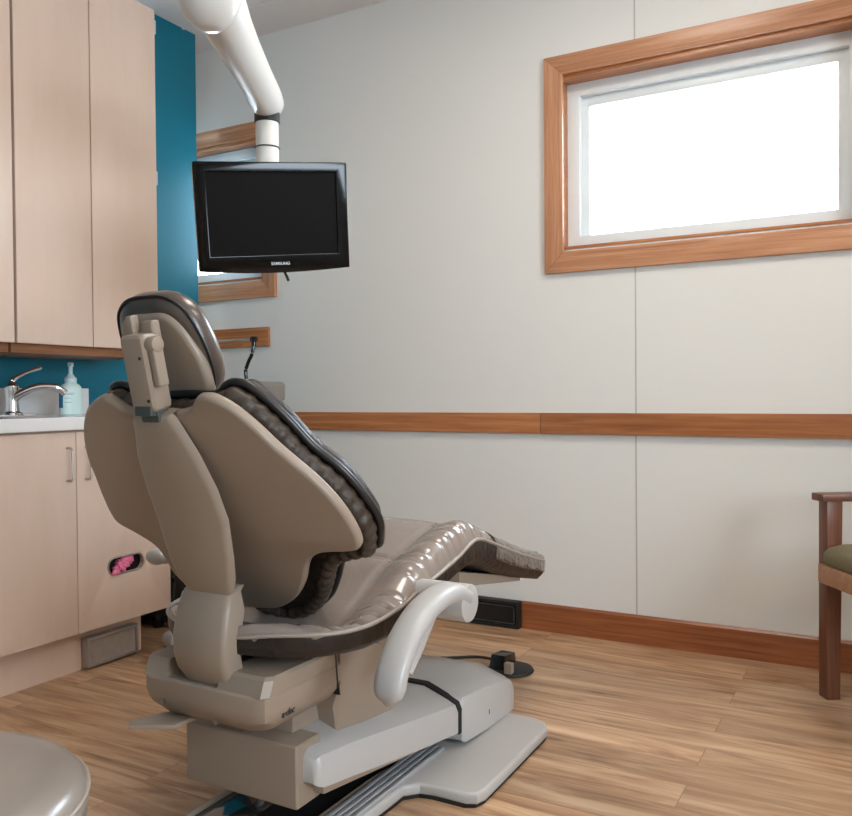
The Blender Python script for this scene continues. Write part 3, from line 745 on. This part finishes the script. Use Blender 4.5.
# clear cover over the toe end
def toe_ring(y, g_):
    _, hw, zt, zp, zb = interp(min(y, 2.552)); r_ = []
    N = 30
    for k in range(N):
        a = 2*PI*k/N; c_, s_ = math.cos(a), math.sin(a)
        x = math.copysign(abs(c_)**.35, c_)*(hw+g_); z = (zt+zb)/2+.004+math.copysign(abs(s_)**.5, s_)*((zt-zb)/2+g_+.004)
        w_ = .0022*math.sin(9*a+y*70)+.002*math.sin(17*a-y*45)
        r_.append(Vector((CX+x*(1+w_), y, z+w_)))
    return r_
tr = [toe_ring(2.09+i*.012, .004) for i in range(39)]
ob('toe_cover', loft(tr+[[Vector((CX+(p.x-CX)*.93, 2.566, (p.z-.415)*.8+.415)) for p in tr[-1]]]), M['toeplastic'], t, sharp=70)
ob('toe_board', prism([(1.95, .515), (2.36, .425), (2.36, .410), (1.95, .475)], CX-.21, CX+.21, 'x', bev=.004), M['shell'], t)
# seat support skirt under the cushion
ob('seat_support', loft([[Vector((CX+s*w_, y, z)) for s, z in ((-.86, z0), (-1, z1-.10), (-1, z1), (1, z1), (1, z1-.10), (.86, z0))] for y, w_, z0, z1 in ((1.485, .155, .30, .455), (1.50, .155, .22, .455), (1.62, .154, .19, .455), (1.74, .15, .18, .475), (1.80, .14, .28, .495), (1.86, .12, .42, .51), (1.93, .1, .48, .525))]), M['shell'], t, sharp=50)
# upper frame
FX = -1.218
b = bmesh.new()
lo = [(-.165, 1.27), (.165, 1.27)]
rings = []
for z, gx, gy in ((.300, -.085, .09), (.304, -.06, .06), (.318, -.03, .03), (.345, -.005, .006), (.366, 0, 0), (.395, 0, 0), (.40, -.004, .004)):
    p = rrect(.32+2*gx, .01, .004, 1)
    X0 = FX-.170-gx; X1 = FX+.168+gx; Y0 = 1.232+gy; Y1 = 1.485
    c = .03
    rings.append([Vector(q) for q in ((X0+c, Y0, z), (X0+.008, Y0+.012, z), (X0, Y0+c, z), (X0, Y1, z), (X1, Y1, z), (X1, Y0+c, z), (X1-.008, Y0+.012, z), (X1-c, Y0, z))])
ub = ob('upper_frame', loft(rings), M['shell'], t, sharp=30)
rings = []
for sx in (1, -1):
    X0, X1 = (FX+.045, FX+.168) if sx > 0 else (FX-.170, FX-.098)
    pts = [(X0, 1.247), (X1-.012, 1.247), (X1, 1.262), (X1, 1.475), (X0, 1.475)] if sx > 0 else [(X0, 1.262), (X0+.012, 1.247), (X1, 1.247), (X1, 1.475), (X0, 1.475)]
    r1 = [(x, y-.012 if y < 1.3 else y, .398) for x, y in pts]
    r1 = [Vector((x, y, z)) for x, y, z in r1]
    r2 = [Vector((x, y, .428)) for x, y in pts]
    cxm = (X0+X1)/2
    r3 = [Vector((cxm+(x-cxm)*.93, y+(.008 if y < 1.3 else 0), .434)) for x, y in pts]
    ob('frame_cap', loft([r1, r2, r3]), M['shell'], ub, sharp=30)
ob('frame_joint_line', prism([(1.482, .33), (1.4845, .33), (1.476, .37), (1.470, .436), (1.464, .436), (1.470, .37)], FX-.170, FX+.16815, 'x'), M['gasket'], ub)
fm = frame_mtx((FX+.1681, 1.305, .352), (0, 1, 0), (0, 0, 1), (1, 0, 0))
text('maker_lettering', 'a·dec', .019, fm, M['ink'], ub, shear=.3)
for x, z in ((FX-.10, .352), (FX+.045, .335)): ob('screw', cyl((x, 1.236, z), (x, 1.229, z), .0055, 14), M['steel'], ub)
ob('foot_lever', prism([(FX-.165, 1.20), (FX-.145, 1.18), (FX-.06, 1.225), (FX-.06, 1.29), (FX-.12, 1.29)], .302, .312, 'z', bev=.003), M['shell'], t)
# lift housing (rear box)
b = bx(CX-.166, CX+.143, 1.345, 1.43, .132, .264, bev=.008, seg=3)
lh = ob('lift_housing', b, M['shell'], t)
ob('lift_pivot', bx(CX-.10, CX+.09, 1.40, 1.6, .255, .30, bev=.004), M['shell'], lh)
# lift arm cover
def cover(name, secs, mm):
    rings = []
    for k_, (y, hw, zl, zh) in enumerate(secs):
        cr = (.003, .008, .016)[k_] if k_ < 3 else .026
        p = [(-hw, zl), (-hw, zh-.028), (-hw+.008, zh-.010), (-hw+.03, zh), (-hw*.45, zh+cr), (hw*.45, zh+cr), (hw-.03, zh), (hw-.008, zh-.010), (hw, zh-.028), (hw, zl)]
        rings.append([Vector((CX+.010+u, y, z)) for u, z in p])
    return ob(name, loft(rings), mm, t, sharp=35)
lc = cover('lift_arm_cover', [(1.366, .160, .186, .232), (1.372, .167, .180, .242), (1.386, .172, .174, .248), (1.5, .176, .156, .236), (1.6, .178, .138, .220), (1.8, .184, .106, .190), (1.968, .188, .082, .166)], M['shell_l'])
ob('lift_arm', prism([(1.40, .15), (1.40, .20), (2.0, .12), (2.0, .06)], CX-.16, CX+.17, 'x', bev=.004), M['shell'], t)
fc = cover('front_cover', [(1.975, .190, .060, .162), (1.980, .193, .054, .172), (1.990, .195, .050, .178), (2.12, .198, .040, .166), (2.25, .199, .036, .144), (2.31, .196, .034, .128), (2.34, .184, .034, .10)], M['shell_l'])
rings = []
for y in (1.960, 1.9835):
    hw, zl, zh, cr = .1905, .08, .1705, .0285
    rings.append([Vector((CX+.010+u, y, z)) for u, z in ((-hw, zl), (-hw, zh-.028), (-hw+.008, zh-.010), (-hw+.03, zh), (-hw*.45, zh+cr), (hw*.45, zh+cr), (hw-.03, zh), (hw-.008, zh-.010), (hw, zh-.028), (hw, zl))])
ob('cover_joint', loft(rings), M['gasket'], fc)
text('step_mark', '1', .018, frame_mtx((CX+.2095, 2.13, .085), (0, 1, 0), (0, 0, 1), (1, 0, 0)), M['ink'], fc)
# base plate: wide foot and ribbed neck
h2 = [(0, 2.275), (.29, 2.275), (.33, 2.255), (.35, 2.215), (.355, 1.80), (.345, 1.77), (.32, 1.757), (.235, 1.757), (.20, 1.75), (.172, 1.72), (.165, 1.30), (.10, 1.30), (.10, 1.90)]
o2 = [(CX+a, b) for a, b in h2]+[(CX-a, b) for a, b in ((.10, 1.90), (.172, 1.90), (.172, 1.76), (.20, 1.75), (.235, 1.757), (.32, 1.757), (.345, 1.77), (.355, 1.80), (.35, 2.215), (.33, 2.255), (.29, 2.275))]
bp_ = slab('base_plate', o2, [], .030, .010, Matrix.Translation((0, 0, .006)), M['shell_l'], t, seg=4, sharp=30)
ob('base_gasket', prism([(x*.985+CX*.015, y) for x, y in o2], .0005, .010, 'z'), M['gasket'], bp_)
b = bmesh.new()
for u in (.099, .116, .133, .150): addbm(b, bx(CX+u, CX+u+.013, 1.31, 1.95, .034, .046, bev=.005, seg=3))
ob('base_ribs', b, M['ribmetal'], bp_)
# rear floor dish
od = [(CX-.02+q.x*.95, 1.40+q.y) for q in smooth_pts([(-.175, .03, 0), (-.165, -.06, 0), (-.12, -.12, 0), (0, -.14, 0), (.08, -.12, 0), (.108, -.06, 0), (.11, .03, 0), (.112, .3, 0), (.112, .515, 0), (-.17, .515, 0), (-.175, .3, 0)], 6, True)]
rd = ob('rear_base', prism(od, .0005, .03, 'z', bev=.004), M['matblue'], t)
ob('rear_base_rim', tube([(x, y, .034) for x, y in od], .0075, 10, closed=True), M['shell'], rd, sharp=80)
# arm rests
def armrest(s):
    X = CX+s*.355
    path = smooth_pts([(X, 1.358, .388), (X, 1.378, .445), (X, 1.42, .492), (X, 1.485, .530), (X, 1.555, .547), (X, 1.62, .546), (X, 1.665, .528)], 5)
    N = len(path); rad = []
    for i in range(N):
        k = i/(N-1); rad.append(.030-.004*k if k < .93 else .024)
    # end rounding
    rings = []
    P_ = path
    for i in range(N):
        a = P_[max(i-1, 0)]; c = P_[min(i+1, N-1)]; tt = (c-a).normalized(); sd = Vector((1, 0, 0)); w_ = tt.cross(sd).normalized()
        k = i/(N-1); wx = .034; wt = .0195+.002*k
        e = 1.0
        if i == 0: e = .35
        elif i == 1: e = .78
        elif i == 2: e = .95
        rings.append([P_[i]+sd*math.copysign(abs(math.cos(2*PI*q/20))**.7, math.cos(2*PI*q/20))*wx*e+w_*math.copysign(abs(math.sin(2*PI*q/20))**.8, math.sin(2*PI*q/20))*wt*e for q in range(20)])
    p0 = P_[0]; tt = (P_[1]-P_[0]).normalized()
    rings.insert(0, [p0-tt*.006+(q-p0)*.3 for q in rings[0]])
    o = ob('armrest', loft(rings), M['shell_l'], t, sharp=60)
    ob('armrest_hub', cyl((X-s*.12, 1.660, .517), (X+s*.030, 1.660, .517), .042, 36, .003), M['shell_l'], o)
    ob('armrest_strut', tube([(X-s*.055, 1.645, .50), (X-s*.055, 1.58, .43), (X-s*.055, 1.53, .385)], [.013, .011, .009], 10), M['shell_l'], o)
armrest(1)
o = ob('armrest', tube(smooth_pts([(-1.575, 1.437, .586), (-1.575, 1.46, .590), (-1.572, 1.53, .588), (-1.565, 1.61, .565), (-1.55, 1.655, .53)], 5), [.004, .009, .014, .018, .020, .020, .020]+[.023]*14, 16, sx=1.4), M['shell_l'], t, sharp=60)
ob('armrest_hub', cyl((-1.46, 1.66, .517), (-1.585, 1.66, .517), .042, 36, .003), M['shell_l'], o)

# ------------------------------------------------------------------ foot control
t = thing('foot_control', 'dark round foot control disc with small beige tab on the floor behind the chair base', 'foot control', (-1.17, 2.73, 0))
ob('disc', lathe((-1.185, 2.715, 0.0005), [(.078, 0), (.083, .004), (.078, .012), (.06, .016), (.01, .017)], 36), M['blackm'], t)
ob('pedal_block', prism([(2.66, .015), (2.78, .015), (2.77, .052), (2.68, .062)], -1.245, -1.19, 'x', bev=.006), M['black'], t)
ob('tab', bx(-1.178, -1.150, 2.64, 2.665, .013, .050, bev=.003), M['shell'], t)
ob('cord', tube(smooth_pts([(-1.24, 2.74, .02), (-1.35, 2.78, .008), (-1.5, 2.70, .006), (-1.7, 2.74, .006)], 6), .0055, 8), M['gasket'], t)

# ------------------------------------------------------------------ delivery cart behind the chair
DX, DY = -2.40, 2.62
t = thing('delivery_cart', 'dental delivery cart with grey rounded head and casters behind the chair', 'dental cart', (DX, DY, 0))
ob('head', bx(DX-.2, DX+.19, DY-.12, DY+.14, .958, 1.040, bev=.022, seg=5), M['cartgrey'], t)
ob('head_tray', bx(DX-.17, DX+.1, DY-.09, DY+.1, 1.036, 1.043, bev=.002), M['steel'], t)
ob('head_bracket', bx(DX-.03, DX+.12, DY-.05, DY+.05, .925, .957, bev=.005), M['shell_l'], t)
ob('column', cyl((DX, DY, .1), (DX, DY, .93), .03, 24), M['shell_l'], t)
ob('instrument_bar', tube([(DX-.10, DY-.02, 1.208), (DX+.155, DY-.02, 1.211)], .006, 10), M['nickel'], t)
ob('bar_post', tube([(DX-.09, DY-.02, 1.03), (DX-.09, DY-.02, 1.214)], .008, 10), M['nickel'], t)
ob('bar_holder', addbm(cyl((DX+.150, DY-.03, 1.209), (DX+.176, DY-.03, 1.209), .012, 16, .003), cyl((DX+.163, DY-.03, 1.18), (DX+.163, DY-.03, 1.213), .010, 12)), M['black'], t)
ob('hose', tube(smooth_pts([(DX+.163, DY-.03, 1.19), (DX+.156, DY-.035, 1.15), (DX+.135, DY-.035, 1.115), (DX+.122, DY-.035, 1.08), (DX+.128, DY-.035, 1.04)], 6), .0075, 10), M['black'], t)
for k in range(5):
    a = math.radians(72*k-102)
    ex, ey = DX+.27*math.cos(a), DY+.27*math.sin(a)
    lg = ob('base_leg', tube([(DX, DY, .11), (DX+.12*math.cos(a), DY+.12*math.sin(a), .10), (ex, ey, .082)], [.024, .02, .014], 12), M['shell_l'], t)
    tx, ty = -math.sin(a), math.cos(a)
    ob('caster', cyl((ex-tx*.032, ey-ty*.032, .034), (ex+tx*.032, ey+ty*.032, .034), .034, 20, .005), M['shell_l'], lg)
    ob('brace', tube([(ex, ey, .07), (ex*.9+DX*.1, ey*.9+DY*.1, .14), (ex*.4+DX*.6, ey*.4+DY*.6, .26), (DX, DY, .30)], [.012, .014, .014, .014], 10), M['shell_l'], t)
b = bmesh.new()
for k in range(3):
    addbm(b, tube(smooth_pts([(DX+.02*k, DY-.06, .93), (DX-.05-.03*k, DY-.13-.02*k, .6), (DX-.02, DY-.16+.02*k, .3), (DX+.1-.05*k, DY-.06, .03)], 7), .010, 8))
ob('hose_bundle', b, M['gasket'], t)

t = thing('equipment_box', 'dark equipment box on the floor in the corner beyond the base cabinet', 'equipment', (-2.82, 2.66, 0))
ob('housing', bx(-2.985, -2.71, 2.50, 2.86, .05, .62, bev=.01), M['blackm'], t)
for x in (-2.95, -2.74):
    for y in (2.54, 2.82): ob('foot', cyl((x, y, 0), (x, y, .052), .024, 16, .003), M['black'], t)
ob('hose', tube(smooth_pts([(-2.73, 2.51, .5), (-2.70, 2.47, .42), (-2.69, 2.47, .25), (-2.73, 2.51, .12)], 6), .012, 8), M['gasket'], t)
ob('hose', tube(smooth_pts([(-2.72, 2.56, .45), (-2.68, 2.55, .38), (-2.68, 2.57, .22), (-2.72, 2.60, .10)], 6), .009, 8), M['greyclip'], t)

# ------------------------------------------------------------------ stool, bottom-left
SXc, SYc = -1.0, .53
t = thing('operator_stool', 'round grey vinyl stool with padded seat in the bottom left corner', 'stool', (SXc, SYc, 0))
b = lathe((SXc, SYc, .455), [(.15, 0), (.197, .002), (.205, .014), (.208, .036), (.205, .056), (.192, .069), (.165, .078), (.12, .084), (.06, .088), (.01, .089)], 64)
sc_ = ob('seat', b, M['stool'], t, sharp=60)
ob('piping', tube([(SXc+.2065*math.cos(k*PI/32), SYc+.2065*math.sin(k*PI/32), .505) for k in range(64)], .0035, 8, closed=True), M['piping_l'], sc_, sharp=80)
ob('seat_pan', cyl((SXc, SYc, .44), (SXc, SYc, .456), .17, 36, .004), M['black'], t)
ob('gas_column', cyl((SXc, SYc, .09), (SXc, SYc, .44), .027, 24), M['chrome'], t)
for k in range(5):
    a = math.radians(72*k+20)
    ex, ey = SXc+.27*math.cos(a), SYc+.27*math.sin(a)
    lg = ob('base_leg', tube([(SXc, SYc, .1), (SXc+.13*math.cos(a), SYc+.13*math.sin(a), .092), (ex, ey, .072)], [.026, .021, .014], 12), M['black'], t)
    tx, ty = -math.sin(a), math.cos(a)
    ob('caster', cyl((ex-tx*.024, ey-ty*.024, .027), (ex+tx*.024, ey+ty*.024, .027), .027, 20, .004), M['blackm'], lg)

# ------------------------------------------------------------------ visitor chair on the right
ex_ = Vector((.83, .55, 0)).normalized(); ey_ = Vector((.55, -.83, 0)).normalized()   # back direction, across direction
A0 = Vector((-.212, 2.965, 0))
t = thing('visitor_armchair', 'dark wooden armchair with olive padded seat at the right edge', 'armchair', tuple(A0))
AM = frame_mtx(A0, tuple(ex_), tuple(ey_), (0, 0, 1))
def AB(name, a, mm, bev=.004, parent=None): return ob(name, bx(*a, bev=bev, mtx=AM), mm, parent or t)
W_ = .56; D_ = .50
for s_, yy in ((0, 0), (1, W_-.05)):
    ob('front_leg', prism([(0, 0), (.044, 0), (.052, .633), (0, .633)], yy, yy+.05, 'y', bev=.003, mtx=AM), M['chairwood'], t)
    ob('rear_leg', prism([(D_+.03, 0), (D_+.07, 0), (D_+.05, .42), (D_+.10, .86), (D_+.06, .86), (D_, .42)], yy, yy+.045, 'y', bev=.003, mtx=AM), M['chairwood'], t)
    AB('armrest', (-.02, D_+.07, yy-.008, yy+.058, .632, .656), M['chairwood_x'])
AB('front_rail', (-.022, -.001, .034, W_-.034, .375, .435), M['chairwood_light'])
AB('rear_rail', (D_+.01, D_+.035, .045, W_-.045, .375, .435), M['chairwood_light'])
for yy in (.012, W_-.037): AB('side_rail', (.048, D_+.005, yy, yy+.025, .375, .435), M['chairwood_light'])
rings = []
for g_, z in ((.0, .437), (-.004, .445), (-.004, .47), (.006, .487), (.03, .50), (.07, .508)):
    rings.append([AM@Vector((p[0], p[1], z)) for p in rrect(D_+.01-2*g_, W_-.08-2*g_, .04, 5, D_/2-.012, W_/2)])
ob('seat_pad', loft(rings), M['olive'], t, sharp=60)
rings = []
for g_, x in ((.01, D_+.005), (0, D_+.012), (0, D_+.04), (.01, D_+.05)):
    rings.append([AM@Vector((x+(p[1]-.66)*.11, p[0], p[1])) for p in rrect(W_-.11-2*g_, .30-2*g_, .04, 5, W_/2, .68)])
ob('back_pad', loft(rings), M['olive'], t, sharp=60)

# ------------------------------------------------------------------ light
W_0 = bpy.data.worlds.new('sky'); SC.world = W_0; W_0.use_nodes = True
bg = W_0.node_tree.nodes['Background']; bg.inputs[0].default_value = (.75, .88, 1, 1); bg.inputs[1].default_value = 13.0
def portal(x, y, z, w, h, rot):
    l = bpy.data.lights.new('window_portal', 'AREA'); l.shape = 'RECTANGLE'; l.size = w; l.size_y = h; l.cycles.is_portal = True
    o = bpy.data.objects.new('window_portal', l); COL.objects.link(o); o.location = (x, y, z); o.rotation_euler = rot
for a, b in W: portal((a+b)/2, YB+.15, (WZ0+WZ1)/2, b-a, WZ1-WZ0, (-PI/2, 0, 0))
portal(XR+.15, (RW[0]+RW[1])/2, (RW[2]+RW[3])/2, RW[1]-RW[0], RW[3]-RW[2], (PI/2, 0, PI/2))
vs = SC.view_settings
vs.view_transform = 'Standard'; vs.look = 'None'; vs.gamma = 1; vs.use_curve_mapping = False; vs.exposure = 0.70
